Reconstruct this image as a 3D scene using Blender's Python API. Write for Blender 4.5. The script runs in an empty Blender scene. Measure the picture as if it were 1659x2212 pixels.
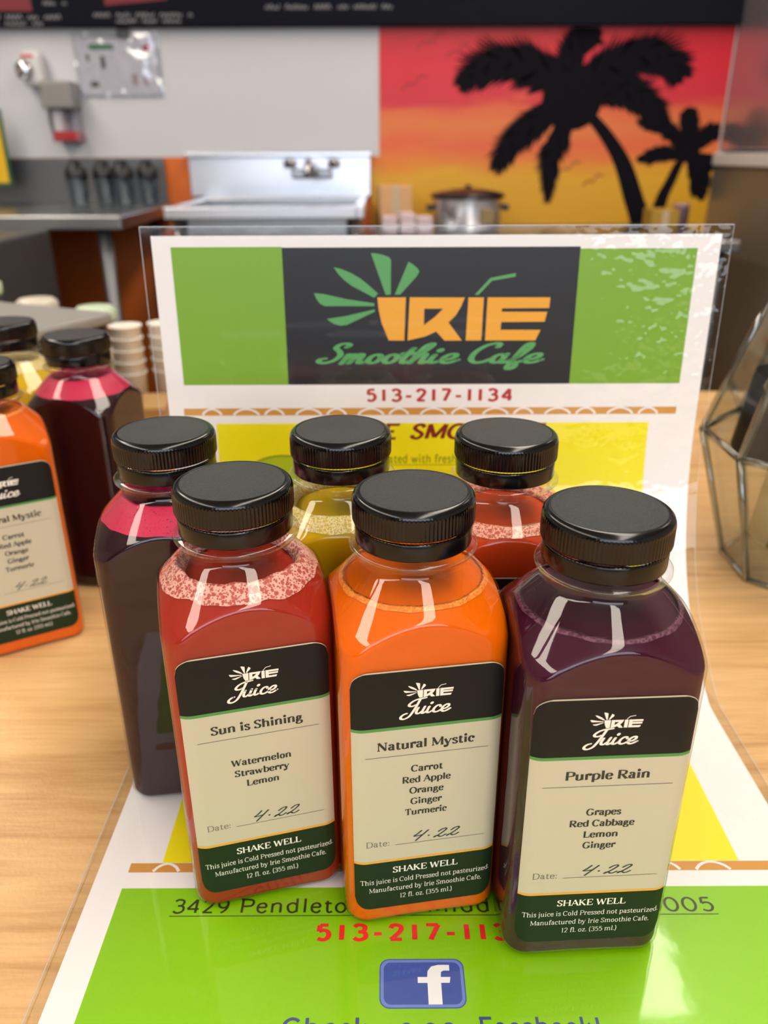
import bpy, bmesh, math, random
from math import sin, cos, pi, radians, sqrt, atan2, hypot
from mathutils import Vector, Matrix
from mathutils.geometry import tessellate_polygon
random.seed(7)
S = bpy.context.scene
COL = S.collection

# ------------------------------------------------------------------ camera, light, exposure
CAM_H, PITCH, ROLL, FPX = 0.26698, 24.2475, -0.2426, 1724.07
cam_d = bpy.data.cameras.new('camera')
cam = bpy.data.objects.new('camera', cam_d); COL.objects.link(cam)
cam.matrix_world = (Matrix.Translation((0, 0, CAM_H)) @ Matrix.Rotation(radians(90 - PITCH), 4, 'X')
                    @ Matrix.Rotation(radians(ROLL), 4, 'Z'))
cam_d.sensor_fit = 'HORIZONTAL'; cam_d.sensor_width = 36.0
cam_d.lens = FPX * 36.0 / 1659.0
cam_d.clip_start = 0.01; cam_d.clip_end = 50
cam_d.dof.use_dof = True; cam_d.dof.focus_distance = 0.276; cam_d.dof.aperture_fstop = 14.5
S.camera = cam
S.view_settings.view_transform = 'Standard'; S.view_settings.look = 'None'
S.view_settings.gamma = 1.0; S.view_settings.use_curve_mapping = False
S.view_settings.exposure = -0.10
S.cycles.max_bounces = 10; S.cycles.diffuse_bounces = 4; S.cycles.glossy_bounces = 4
S.cycles.transmission_bounces = 6; S.cycles.transparent_max_bounces = 20
S.cycles.caustics_reflective = False; S.cycles.caustics_refractive = False
S.cycles.sample_clamp_indirect = 4.0

CEIL_E = 12.0          # tube fixtures
WINDOW_W = 62.0        # daylight through the shop window behind the camera
WORLD_E = 0.5
w = bpy.data.worlds.new('World'); S.world = w; w.use_nodes = True
w.node_tree.nodes['Background'].inputs[0].default_value = (0.80, 0.88, 1.0, 1)
w.node_tree.nodes['Background'].inputs[1].default_value = WORLD_E
al = bpy.data.lights.new('window_daylight', 'AREA'); al.shape = 'RECTANGLE'; al.size = 3.2; al.size_y = 1.3
al.energy = WINDOW_W; al.color = (0.80, 0.89, 1.0)
alo = bpy.data.objects.new('window_daylight', al); COL.objects.link(alo)
alo.location = (0.2, -2.96, 0.87); alo.rotation_euler = (radians(90), 0, 0)
FLOOR, CEIL, WALLY, LEFTX, RIGHTX, FRONTY = -0.89, 1.75, 2.8, -3.0, 2.4, -3.0

# ------------------------------------------------------------------ materials
def lin(c):
    c = c.lstrip('#'); v = [int(c[i:i+2], 16) / 255 for i in (0, 2, 4)]
    return tuple(x / 12.92 if x <= .04045 else ((x + .055) / 1.055) ** 2.4 for x in v) + (1,)
MATS = {}
def mat(name, color, rough=.5, metal=0.0, spec=.5, sss=0.0, sssr=(1, .3, .1), scale=.01, emit=None, coat=0.0):
    if name in MATS: return MATS[name]
    m = bpy.data.materials.new(name); m.use_nodes = True
    b = m.node_tree.nodes['Principled BSDF']
    b.inputs['Base Color'].default_value = lin(color); b.inputs['Roughness'].default_value = rough
    b.inputs['Metallic'].default_value = metal; b.inputs['Specular IOR Level'].default_value = spec
    if sss:
        b.inputs['Subsurface Weight'].default_value = sss
        b.inputs['Subsurface Radius'].default_value = sssr; b.inputs['Subsurface Scale'].default_value = scale
    if coat: b.inputs['Coat Weight'].default_value = coat
    if emit:
        b.inputs['Emission Color'].default_value = lin(color); b.inputs['Emission Strength'].default_value = emit
    MATS[name] = m; return m
def nt(m): return m.node_tree.nodes, m.node_tree.links
def bsdf(m): return m.node_tree.nodes['Principled BSDF']
def add_bump(m, scale, strength, dist=.0005, stretch=None, detail=3):
    n, l = nt(m); tc = n.new('ShaderNodeTexCoord'); mp = n.new('ShaderNodeMapping'); no = n.new('ShaderNodeTexNoise'); bu = n.new('ShaderNodeBump')
    if stretch: mp.inputs['Scale'].default_value = stretch
    no.inputs['Scale'].default_value = scale; no.inputs['Detail'].default_value = detail
    bu.inputs['Strength'].default_value = strength; bu.inputs['Distance'].default_value = dist
    l.new(tc.outputs['Object'], mp.inputs[0]); l.new(mp.outputs[0], no.inputs[0]); l.new(no.outputs[0], bu.inputs['Height'])
    l.new(bu.outputs[0], bsdf(m).inputs['Normal']); return no
def color_noise(m, c1, c2, scale, stretch=None, lo=.35, hi=.65, detail=4, coord='Object'):
    n, l = nt(m); tc = n.new('ShaderNodeTexCoord'); mp = n.new('ShaderNodeMapping'); no = n.new('ShaderNodeTexNoise'); cr = n.new('ShaderNodeValToRGB')
    if stretch: mp.inputs['Scale'].default_value = stretch
    no.inputs['Scale'].default_value = scale; no.inputs['Detail'].default_value = detail
    cr.color_ramp.elements[0].position = lo; cr.color_ramp.elements[1].position = hi
    cr.color_ramp.elements[0].color = lin(c1); cr.color_ramp.elements[1].color = lin(c2)
    l.new(tc.outputs[coord], mp.inputs[0]); l.new(mp.outputs[0], no.inputs[0]); l.new(no.outputs[0], cr.inputs[0])
    l.new(cr.outputs[0], bsdf(m).inputs['Base Color']); return cr
def clear_mat(name, tint=(.97, .98, .97), gloss=1.0, rough=.02, bump=None, base=0.0):
    """thin clear plastic: fresnel gloss over a transparent sheet"""
    m = bpy.data.materials.new(name); m.use_nodes = True; n, l = nt(m)
    n.remove(n['Principled BSDF']); out = n['Material Output']
    tr = n.new('ShaderNodeBsdfTransparent'); gl = n.new('ShaderNodeBsdfGlossy'); mx = n.new('ShaderNodeMixShader')
    fr = n.new('ShaderNodeFresnel'); ge = n.new('ShaderNodeNewGeometry'); ma = n.new('ShaderNodeMath'); mu = n.new('ShaderNodeMath')
    tr.inputs[0].default_value = (*tint, 1); gl.inputs['Roughness'].default_value = rough
    ma.operation = 'MULTIPLY_ADD'; ma.inputs[1].default_value = -(1.55 - 1 / 1.55); ma.inputs[2].default_value = 1.55
    l.new(ge.outputs['Backfacing'], ma.inputs[0]); l.new(ma.outputs[0], fr.inputs['IOR'])
    mu.operation = 'MULTIPLY_ADD'; mu.inputs[1].default_value = gloss; mu.inputs[2].default_value = base; mu.use_clamp = True
    l.new(fr.outputs[0], mu.inputs[0]); l.new(mu.outputs[0], mx.inputs[0])
    l.new(tr.outputs[0], mx.inputs[1]); l.new(gl.outputs[0], mx.inputs[2]); l.new(mx.outputs[0], out.inputs[0])
    if bump:
        tc = n.new('ShaderNodeTexCoord'); no = n.new('ShaderNodeTexNoise'); bu = n.new('ShaderNodeBump')
        no.inputs['Scale'].default_value = bump[0]; no.inputs['Detail'].default_value = 2
        bu.inputs['Strength'].default_value = bump[1]; bu.inputs['Distance'].default_value = bump[2]
        l.new(tc.outputs['Object'], no.inputs[0]); l.new(no.outputs[0], bu.inputs['Height'])
        l.new(bu.outputs[0], gl.inputs['Normal']); l.new(bu.outputs[0], fr.inputs['Normal'])
    MATS[name] = m; return m

# ------------------------------------------------------------------ object helpers
def link(o, parent=None, label=None):
    COL.objects.link(o)
    if parent: o.parent = parent
    if label: o['label'] = label
    return o
def tag(o, label, cat, group=None, kind=None):
    o['label'] = label; o['category'] = cat
    if group: o['group'] = group
    if kind: o['kind'] = kind
    return o
def thing(name, label, cat, loc=(0, 0, 0), rz=0, group=None):
    o = bpy.data.objects.new(name, None); o.empty_display_size = .02; COL.objects.link(o)
    o.location = loc; o.rotation_euler = (0, 0, rz); return tag(o, label, cat, group)
class MB:
    """mesh builder: polygons with material slots, built as one mesh object"""
    def __init__(s): s.v = []; s.f = []; s.m = []; s.mats = []; s.sm = []
    def mi(s, m):
        if m not in s.mats: s.mats.append(m)
        return s.mats.index(m)
    def poly(s, pts, m, smooth=False):
        b = len(s.v); s.v += [tuple(p) for p in pts]; s.f.append(tuple(range(b, b + len(pts)))); s.m.append(s.mi(m)); s.sm.append(smooth)
    def grid(s, rows, m, closed=False, smooth=True, cap0=False, cap1=False):
        b = len(s.v); R = len(rows); N = len(rows[0]); k = s.mi(m)
        for r in rows: s.v += [tuple(p) for p in r]
        for i in range(R - 1):
            for j in range(N if closed else N - 1):
                j2 = (j + 1) % N
                s.f.append((b + i*N + j, b + i*N + j2, b + (i+1)*N + j2, b + (i+1)*N + j)); s.m.append(k); s.sm.append(smooth)
        if cap0: s.f.append(tuple(b + j for j in reversed(range(N)))); s.m.append(k); s.sm.append(False)
        if cap1: s.f.append(tuple(b + (R-1)*N + j for j in range(N))); s.m.append(k); s.sm.append(False)
    def box(s, x0, x1, y0, y1, z0, z1, m, bev=0.0):
        if bev <= 0:
            c = [(x0,y0,z0),(x1,y0,z0),(x1,y1,z0),(x0,y1,z0),(x0,y0,z1),(x1,y0,z1),(x1,y1,z1),(x0,y1,z1)]
            b = len(s.v); s.v += c
            for q in ((3,2,1,0),(4,5,6,7),(0,1,5,4),(1,2,6,5),(2,3,7,6),(3,0,4,7)):
                s.f.append(tuple(b+i for i in q)); s.m.append(s.mi(m)); s.sm.append(False)
            return
        bm = bmesh.new(); bmesh.ops.create_cube(bm, size=1)
        for v in bm.verts: v.co = ((x0+x1)/2 + v.co.x*(x1-x0), (y0+y1)/2 + v.co.y*(y1-y0), (z0+z1)/2 + v.co.z*(z1-z0))
        bmesh.ops.bevel(bm, geom=bm.edges[:], offset=bev, segments=3, affect='EDGES', profile=.5)
        s.bm(bm, m)
    def bm(s, bm, m, smooth=False):
        b = len(s.v); bm.verts.index_update()
        s.v += [tuple(v.co) for v in bm.verts]
        for f in bm.faces: s.f.append(tuple(b + v.index for v in f.verts)); s.m.append(s.mi(m)); s.sm.append(smooth)
        bm.free()
    def lathe(s, prof, m, N=48, c=(0, 0, 0), smooth=True, cap0=False, cap1=False):
        s.grid([[(c[0] + r*cos(2*pi*j/N), c[1] + r*sin(2*pi*j/N), c[2] + z) for j in range(N)] for r, z in prof], m, True, smooth, cap0, cap1)
    def tube(s, pts, r, m, N=10):
        pts = [Vector(p) for p in pts]; rows = []
        for i, p in enumerate(pts):
            d = (pts[min(i+1, len(pts)-1)] - pts[max(i-1, 0)]).normalized()
            a = d.cross(Vector((0, 0, 1))); a = a.normalized() if a.length > 1e-4 else Vector((1, 0, 0)); bq = d.cross(a)
            rr = r[i] if isinstance(r, (list, tuple)) else r
            rows.append([p + a*rr*cos(2*pi*j/N) + bq*rr*sin(2*pi*j/N) for j in range(N)])
        s.grid(rows, m, True, True, True, True)
    def mesh(s, name):
        me = bpy.data.meshes.new(name); me.from_pydata(s.v, [], s.f)
        for m in s.mats: me.materials.append(m)
        me.polygons.foreach_set('material_index', s.m); me.polygons.foreach_set('use_smooth', s.sm); me.update()
        return me
    def build(s, name, parent=None, label=None):
        return link(bpy.data.objects.new(name, s.mesh(name)), parent, label)
def structure(o, label=None):
    o['kind'] = 'structure'
    if label: o['label'] = label
    return o

# ------------------------------------------------------------------ stroke lettering
SERIF = {
'A':(700,'T 60 0 340 700|L 340 700 640 0|T 150 240 540 240|S 60 0 90|S 640 0 100'),
'C':(690,'O 360 350 300 345 45 315|s 600 700 600 510'),
'D':(740,'L 140 0 140 700|T 60 690 330 690|C 330 690 560 630 660 350 560 70 330 10|T 60 10 330 10'),
'E':(630,'L 140 0 140 700|T 60 690 560 690|T 140 360 430 360|T 60 10 570 10|s 560 690 560 540|s 575 10 575 170|s 430 430 430 290'),
'F':(600,'L 140 0 140 700|T 60 690 540 690|T 140 360 430 360|S 140 0 100'),
'G':(760,'O 370 350 310 345 50 325|L 610 300 610 60|S 590 310 130|s 620 700 620 520'),
'H':(790,'L 140 0 140 700|L 650 0 650 700|T 140 360 650 360|S 140 0 100|S 140 700 100|S 650 0 100|S 650 700 100'),
'I':(340,'L 170 0 170 700|S 170 0 100|S 170 700 100'),
'J':(420,'L 250 700 250 150|C 250 160 220 20 120 -20 40 20|S 250 700 100'),
'K':(740,'L 140 0 140 700|T 560 690 150 320|L 260 420 620 0|S 140 0 100|S 140 700 100|S 560 700 90|S 640 0 100'),
'L':(600,'L 140 0 140 700|S 140 700 100|T 60 10 540 10|s 550 10 550 190'),
'M':(910,'T 130 0 130 700|L 130 700 440 60|T 440 60 760 700|L 770 0 770 700|S 130 0 90|S 770 0 100|S 110 700 60|S 790 700 60'),
'N':(790,'T 130 0 130 700|L 130 700 640 20|T 640 20 640 700|S 130 0 90|S 640 700 100|S 110 700 60'),
'O':(760,'O 380 350 320 345 0 360'),
'P':(640,'L 140 0 140 700|S 140 0 100|T 60 690 330 690|C 330 690 530 640 570 510 510 370 330 330|T 140 330 330 330'),
'R':(720,'L 140 0 140 700|S 140 0 100|T 60 690 330 690|C 330 690 530 640 560 520 500 390 330 350|T 140 350 330 350|L 330 340 600 0|S 640 0 80'),
'S':(560,'C 480 550 400 660 270 690 130 620 110 500 230 390 370 310 460 200 400 60 270 10 120 60 70 170|s 485 700 485 540|s 70 0 70 170'),
'T':(660,'L 330 0 330 700|S 330 0 110|T 50 690 610 690|s 50 690 50 530|s 610 690 610 530'),
'W':(1000,'L 100 700 300 0|T 300 0 500 650|L 500 650 700 0|T 700 0 900 700|S 100 700 90|S 900 700 90'),
'a':(510,'C 100 370 160 470 270 480 350 420 355 320|L 355 330 355 80|C 355 90 390 10 460 30|C 355 290 220 270 100 210 95 100 170 15 270 40 355 120'),
'b':(580,'L 130 0 130 730|S 110 730 70|C 130 380 230 475 370 480 490 380 500 240 440 80 310 5 200 20 130 100'),
'c':(470,'O 260 240 190 240 45 315|D 390 380'),
'd':(600,'L 460 20 460 730|S 430 730 70|S 490 10 70|C 460 380 360 475 230 480 105 380 95 240 150 80 270 5 380 30 460 110'),
'e':(510,'T 90 270 430 270|C 430 270 410 400 340 475 240 480 130 420 85 260 120 90 230 5 340 10 440 110'),
'f':(370,'L 170 0 170 560|C 170 560 190 690 280 720 370 680|T 60 470 330 470|S 170 0 100|D 350 665'),
'g':(530,'O 240 330 140 145 0 360|C 150 210 100 150 130 90 260 80 400 60 450 -30 400 -150 240 -200 100 -160 70 -70 130 20 200 70|T 350 440 460 480'),
'h':(620,'L 130 0 130 730|S 110 730 70|S 130 0 90|C 130 360 240 470 360 480 450 420 465 300|L 465 310 465 0|S 470 0 90'),
'i':(310,'L 150 0 150 480|S 120 475 70|S 150 0 90|D 145 660'),
'j':(300,'L 150 480 150 -80|C 150 -80 130 -190 40 -200|S 120 475 70|D 145 660'),
'k':(580,'L 130 0 130 730|T 440 480 140 220|L 240 310 500 0|S 110 730 70|S 130 0 90|S 510 0 80'),
'l':(300,'L 150 0 150 730|S 120 730 70|S 150 0 90'),
'm':(910,'L 130 0 130 480|S 100 475 70|S 130 0 85|C 130 360 230 470 340 480 420 420 435 300|L 435 310 435 0|S 435 0 80|C 435 360 540 470 650 480 735 420 750 300|L 750 310 750 0|S 755 0 85'),
'n':(620,'L 130 0 130 480|S 100 475 70|S 130 0 90|C 130 360 240 470 360 480 450 420 465 300|L 465 310 465 0|S 470 0 90'),
'o':(540,'O 270 240 190 240 0 360'),
'p':(590,'L 130 -200 130 480|S 100 475 70|S 130 -200 95|C 130 380 230 475 370 480 490 380 500 240 440 80 310 5 200 20 130 100'),
'r':(440,'L 130 0 130 480|S 100 475 70|S 130 0 90|C 130 330 190 440 280 490 360 460|D 360 430'),
's':(430,'C 350 370 300 465 200 480 110 430 110 340 220 260 330 190 360 110 280 10 180 5 80 70|s 365 480 365 360|s 70 0 70 130'),
't':(400,'C 170 600 170 480 170 130 210 15 300 10 360 60|T 60 470 340 470'),
'u':(620,'L 130 480 130 200|C 130 210 140 60 230 5 350 30 460 150|L 460 480 460 20|S 95 475 75|S 425 475 75|S 500 10 60'),
'w':(790,'L 80 480 240 0|T 240 0 390 460|L 390 460 540 0|T 540 0 700 480|S 80 475 80|S 700 475 70'),
'y':(560,'L 80 480 280 20|T 480 480 280 20|C 280 20 220 -130 150 -200 60 -170|S 80 475 85|S 480 475 75|D 75 -150'),
'z':(480,'T 70 470 400 470|L 400 470 80 10|T 80 10 420 10|s 70 470 70 360|s 420 10 420 130'),
'0':(600,'O 300 350 220 345 0 360'),
'1':(380,'L 200 0 200 700|s 200 700 80 580|S 200 0 100'),
'2':(540,'C 90 530 150 660 270 690 420 620 440 480 340 300 90 10|T 80 20 460 20'),
'3':(540,'C 90 600 180 680 300 690 430 620 430 470 340 375 220 365|C 220 365 380 360 470 260 460 110 340 10 200 5 80 90'),
'4':(580,'L 400 0 400 700|T 400 700 60 200|T 60 200 520 200'),
'5':(540,'T 430 690 150 690|L 150 690 125 390|C 125 390 260 450 400 400 460 240 400 70 260 5 90 70'),
'7':(540,'T 70 690 470 690|L 470 690 200 0'),
'9':(580,'O 290 470 190 215 0 360|C 480 470 450 250 350 90 230 0'),
'.':(210,'D 100 45'),':':(250,'D 120 55|D 120 400'),',':(210,'L 120 60 70 -110'),
'(':(300,'C 240 760 130 560 110 300 150 40 240 -120'),')':(300,'C 60 760 170 560 190 300 150 40 60 -120'),
'-':(380,'T 60 270 320 270'),'!':(260,'L 130 700 130 220|D 130 50'),' ':(270,'')}
SCRIPT = {
'J':(430,'C 330 420 260 380 150 390 100 470 180 600 330 680 480 700 600 720|C 420 690 400 450 370 200 300 -80 160 -190 30 -160 0 -60 70 30 150 60'),
'u':(390,'C 60 290 50 120 90 25 170 10 260 110|L 285 300 270 100|C 272 110 285 20 340 10 420 80'),
'i':(210,'C 60 290 50 120 80 25 150 15 240 90|D 95 450'),
'c':(300,'C 270 240 220 310 130 300 65 200 70 70 160 5 260 30 340 95'),
'e':(310,'C 60 110 190 140 265 230 235 310 150 310 70 220 60 90 140 5 250 20 360 110'),
'S':(430,'C 340 570 360 650 280 700 170 660 150 540 260 420 330 270 270 90 120 10 10 60 10 140 80 170'),
'm':(450,'L 50 300 40 0|C 45 100 110 300 185 290 190 150 180 0|C 185 100 250 310 325 290 330 120 350 20 400 10 470 80'),
'o':(310,'O 155 155 105 150 0 360|C 235 230 290 190 360 230'),
't':(220,'C 130 530 100 300 90 80 150 5 240 70|T 10 330 240 345'),
'h':(350,'C 50 0 65 300 110 600 190 690 225 620 165 420 65 180|C 65 100 140 300 230 310 240 150 255 20 310 10 390 80'),
'C':(460,'C 430 560 420 660 330 690 180 600 80 380 100 140 230 10 380 40 480 140'),
'a':(350,'O 150 150 100 145 0 360|L 255 300 245 100|C 245 110 260 20 320 10 400 80'),
'f':(290,'C 30 60 150 200 240 480 230 650 170 690 120 560 110 200 100 -100 140 -220 220 -200 230 -80 130 30|C 130 30 220 20 330 90'),
' ':(190,'')}
HAND = {
'4':(420,'C 200 640 120 430 40 300 150 290 330 340|C 430 620 320 330 180 -40'),
'.':(320,'D 130 230'),
'2':(430,'C 90 420 180 560 290 600 320 500 210 260 40 40 70 120 160 110 230 40 320 60 400 160'),' ':(160,'')}
def crom(P, n=7):
    if len(P) < 3: return P
    out = []; Q = [(2*P[0][0]-P[1][0], 2*P[0][1]-P[1][1])] + P + [(2*P[-1][0]-P[-2][0], 2*P[-1][1]-P[-2][1])]
    for i in range(1, len(Q) - 2):
        p0, p1, p2, p3 = Q[i-1:i+3]
        for k in range(n):
            t = k / n
            out.append(tuple(.5*((2*p1[d]) + (-p0[d]+p2[d])*t + (2*p0[d]-5*p1[d]+4*p2[d]-p3[d])*t*t + (-p0[d]+3*p1[d]-3*p2[d]+p3[d])*t**3) for d in (0, 1)))
    return out + [P[-1]]
def ribbon(pts, a, b, cap, closed=False):
    """outline quads of a pen stroke: the pen is an ellipse of half width a and half height b"""
    L, R = [], []; n = len(pts)
    for i, p in enumerate(pts):
        q0 = pts[i-1] if i else (pts[-2] if closed else pts[0]); q1 = pts[i+1] if i < n-1 else (pts[1] if closed else pts[-1])
        dx, dy = q1[0]-q0[0], q1[1]-q0[1]; h = hypot(dx, dy) or 1; nx, ny = -dy/h, dx/h
        wd = sqrt((a*nx)**2 + (b*ny)**2)
        L.append((p[0]+nx*wd, p[1]+ny*wd)); R.append((p[0]-nx*wd, p[1]-ny*wd))
    out = [[R[i], R[i+1], L[i+1], L[i]] for i in range(n-1)]
    if cap:
        for c in (pts[0], pts[-1]): out.append([(c[0]+a*cos(2*pi*k/12), c[1]+b*sin(2*pi*k/12)) for k in range(12)])
    return out
def glyph(spec, a, b, serif, cap):
    out = []
    for s in spec.split('|'):
        if not s: continue
        k, *n = s.split(); n = [float(x) for x in n]
        if k in 'LTs':
            if k == 's' and not serif: continue
            f = .42 if (k in 'Ts' and serif) else 1.0
            out.append(ribbon([(n[0], n[1]), (n[2], n[3])], a*f, max(b, a*f) if n[1] != n[3] else b, cap))
        elif k == 'C': out.append(ribbon(crom(list(zip(n[::2], n[1::2]))), a, b, cap))
        elif k == 'O':
            N = 28; full = n[5]-n[4] >= 360
            rx, ry = n[2]-(a*.25 if serif else 0), n[3]
            out.append(ribbon([(n[0]+rx*cos(radians(n[4]+(n[5]-n[4])*i/N)), n[1]+ry*sin(radians(n[4]+(n[5]-n[4])*i/N))) for i in range(N+1)], a, b, cap and not full, full))
        elif k == 'D': out.append([[(n[0]+a*1.25*cos(2*pi*i/14), n[1]+a*1.25*sin(2*pi*i/14)) for i in range(14)]])
        elif k == 'S' and serif:
            x, y, h = n; yy = y + b if y < 100 else y - b
            out.append([[(x-h, yy-b), (x+h, yy-b), (x+h, yy+b), (x-h, yy+b)]])
    return out
def text_polys(txt, font, x0, x1, y, cap_h, a=60, b=26, shear=0.0, serif=True, cap=False, track=0):
    """strokes of a line of lettering fitted between x0 and x1, baseline y (sheared about the baseline)"""
    raw = []; x = 0
    for ch in txt:
        adv, spec = font[ch]
        for st in glyph(spec, a, b, serif, cap): raw.append([[(px + x + shear*py, py) for px, py in pl] for pl in st])
        x += adv + track
    xs = [p[0] for st in raw for pl in st for p in pl]; mn, mx = min(xs), max(xs)
    sx = (x1-x0)/(mx-mn); sy = cap_h/700
    return [[[(x0+(px-mn)*sx, y+py*sy) for px, py in pl] for pl in st] for st in raw]
def lay_strokes(mb, strokes, m, fn, off):
    for i, st in enumerate(strokes):
        o = off + (i % 7)*2e-6
        for pl in st:
            area = sum(pl[k][0]*pl[(k+1) % len(pl)][1]-pl[(k+1) % len(pl)][0]*pl[k][1] for k in range(len(pl)))
            if area < 0: pl = pl[::-1]
            mb.poly([fn(u, v, o) for u, v in pl], m)
def lay_poly(mb, loops, m, fn, off):
    flat = [p for lp in loops for p in lp]
    for t in tessellate_polygon([[Vector((x, y, 0)) for x, y in lp] for lp in loops]):
        p = [flat[i] for i in t]
        if (p[1][0]-p[0][0])*(p[2][1]-p[0][1])-(p[2][0]-p[0][0])*(p[1][1]-p[0][1]) < 0: p = p[::-1]
        mb.poly([fn(u, v, off) for u, v in p], m)
# the leaf-crowned cup mark: units of mm, x from -36 to 87, y from 0 (foot of the letters) to 44
LOGO_LEAF = [[(-6.1,44.2),(-3.2,44),(.2,43.3),(3.2,42.1),(4.1,40.9),(4,23.7),(1.3,23.6)],
 [(13,39.9),(15.5,38.5),(17.7,36.7),(18.6,35.1),(17.3,32.8),(8.9,23.7),(6,23.7)],
 [(-25.2,37.4),(-21.2,36.5),(-16.1,34.4),(-11.8,31.9),(-8.4,29.3),(-2.6,24.3),(-4.6,22.1),(-10.2,25.1),(-16.2,28.2),(-20,31.1),(-22.9,34)],
 [(-35.7,24.6),(-30.9,24.2),(-18.9,21.5),(-4.6,19.4),(-4.6,17.9),(-30.3,18),(-32.8,19.3),(-34.5,21.6)],
 [(-4.4,16.3),(-4.3,15.1),(-19.2,8.3),(-22.3,8),(-25.8,8.9),(-28.3,10.5),(-29.4,11.5),(-19.1,13)],
 [(47.3,23.4),(49.4,23.4),(56,30.4),(68.1,32.4),(68,34.2),(55.1,31.8)]]
LOGO_TYPE = [[[(-3,22.3),(11.8,22.3),(11.1,.1),(2.9,.2),(-.8,9.1),(-2.3,16)]],
 [[(13.8,22.3),(42.3,22.1),(40.5,17.5),(38,13.2),(34.2,9.4),(41.5,0),(32.3,0),(27.8,4.8),(22.1,2.2),(12.8,.1)],[(21.4,16.5),(31.2,16.5),(27.1,12.4),(21.3,8.1)]],
 [[(44.2,22.1),(52.2,22.1),(51.7,0),(43.5,0)]],
 [[(54.1,22.1),(86.6,22),(86.4,16.6),(61.8,16.5),(61.8,14.8),(85.5,14.7),(84.5,9.6),(61.8,9.5),(61.6,5.5),(82.7,5.4),(80.2,-.1),(53.7,0)]]]
def lay_logo(mb, x, y, k, m_leaf, m_type, fn, off):
    T = lambda lp: [(x+px*k, y+py*k) for px, py in lp]
    for lp in LOGO_LEAF: lay_poly(mb, [T(lp)], m_leaf, fn, off)
    for g in LOGO_TYPE: lay_poly(mb, [T(lp) for lp in g], m_type, fn, off)

# ------------------------------------------------------------------ room shell
m_grey = mat('grey_wall_paint', 'cfd0d6', .55); m_orange = mat('orange_wall_paint', 'd96a1c', .55)
m_ceil = mat('ceiling_white', 'd8d6d0', .8); m_side = mat('shop_wall_beige', 'b9aea0', .8); m_front = mat('front_wall_brown', '4a423b', .8)
m_floor = mat('floor_vinyl', '6e6258', .5); color_noise(m_floor, '453b34', '5e534a', 3, detail=6)
def shell(name, box, m, label):
    b = MB(); b.box(*box, m); return structure(b.build(name), label)
shell('floor', (LEFTX-.1, RIGHTX+.1, FRONTY-.1, WALLY+.1, FLOOR-.1, FLOOR), m_floor, 'brown vinyl floor')
shell('ceiling', (LEFTX-.1, RIGHTX+.1, FRONTY-.1, WALLY+.1, CEIL, CEIL+.1), m_ceil, 'white ceiling')
b = MB(); b.box(LEFTX, RIGHTX, WALLY, WALLY+.1, FLOOR, .256, m_orange); b.box(LEFTX, RIGHTX, WALLY, WALLY+.1, .256, CEIL, m_grey)
structure(b.build('wall_back'), 'back wall painted light grey above and orange below')
shell('wall_left', (LEFTX-.1, LEFTX, FRONTY, WALLY, FLOOR, CEIL), m_side, 'beige left wall')
shell('wall_right', (RIGHTX, RIGHTX+.1, FRONTY, WALLY, FLOOR, CEIL), m_side, 'beige right wall')
b = MB()
for bx in ((LEFTX, -1.5, FLOOR, CEIL), (1.9, RIGHTX, FLOOR, CEIL), (-1.5, 1.9, FLOOR, .15), (-1.5, 1.9, 1.55, CEIL)):
    b.box(bx[0], bx[1], FRONTY-.1, FRONTY, bx[2], bx[3], m_front)
structure(b.build('wall_front'), 'front wall around the shop window')
m_frame = mat('window_frame', '3a3a3c', .4)
wf = MB()
for x in (-1.5, -.38, .74, 1.86): wf.box(x, x+.04, FRONTY-.08, FRONTY-.02, .15, 1.55, m_frame)
for z in (.15, 1.51): wf.box(-1.5, 1.9, FRONTY-.08, FRONTY-.02, z, z+.04, m_frame)
wo = structure(wf.build('window_1'), 'shop window behind the viewer')
m_pane = clear_mat('window_glass')
b = MB(); b.box(-1.5, 1.9, FRONTY-.055, FRONTY-.05, .15, 1.55, m_pane); b.build('pane', wo)

# ceiling strip fixtures, two rows along the shop
m_fix = mat('fixture_white', 'e4e2dc', .5)
def lamp_mat():
    m = bpy.data.materials.new('lamp_diffuser'); m.use_nodes = True; bs = bsdf(m)
    bs.inputs['Base Color'].default_value = (.9, .9, .9, 1); bs.inputs['Emission Color'].default_value = (1.0, .89, .75, 1)
    bs.inputs['Emission Strength'].default_value = CEIL_E; return m
m_lamp = lamp_mat()
for x in (-1.55, .55):
    for k, y in enumerate((-2.0, -.7, .6, 1.9)):
        t = thing('ceiling_light', 'white ceiling strip light with glowing diffuser', 'light', (x, y, CEIL), 0, 'ceiling strip lights')
        b = MB(); b.box(-.22, .22, -.62, .62, -.06, 0, m_fix, .006); b.build('housing', t)
        b = MB(); b.box(-.20, .20, -.61, .61, -.07, -.0605, m_lamp); b.build('diffuser', t)

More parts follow.
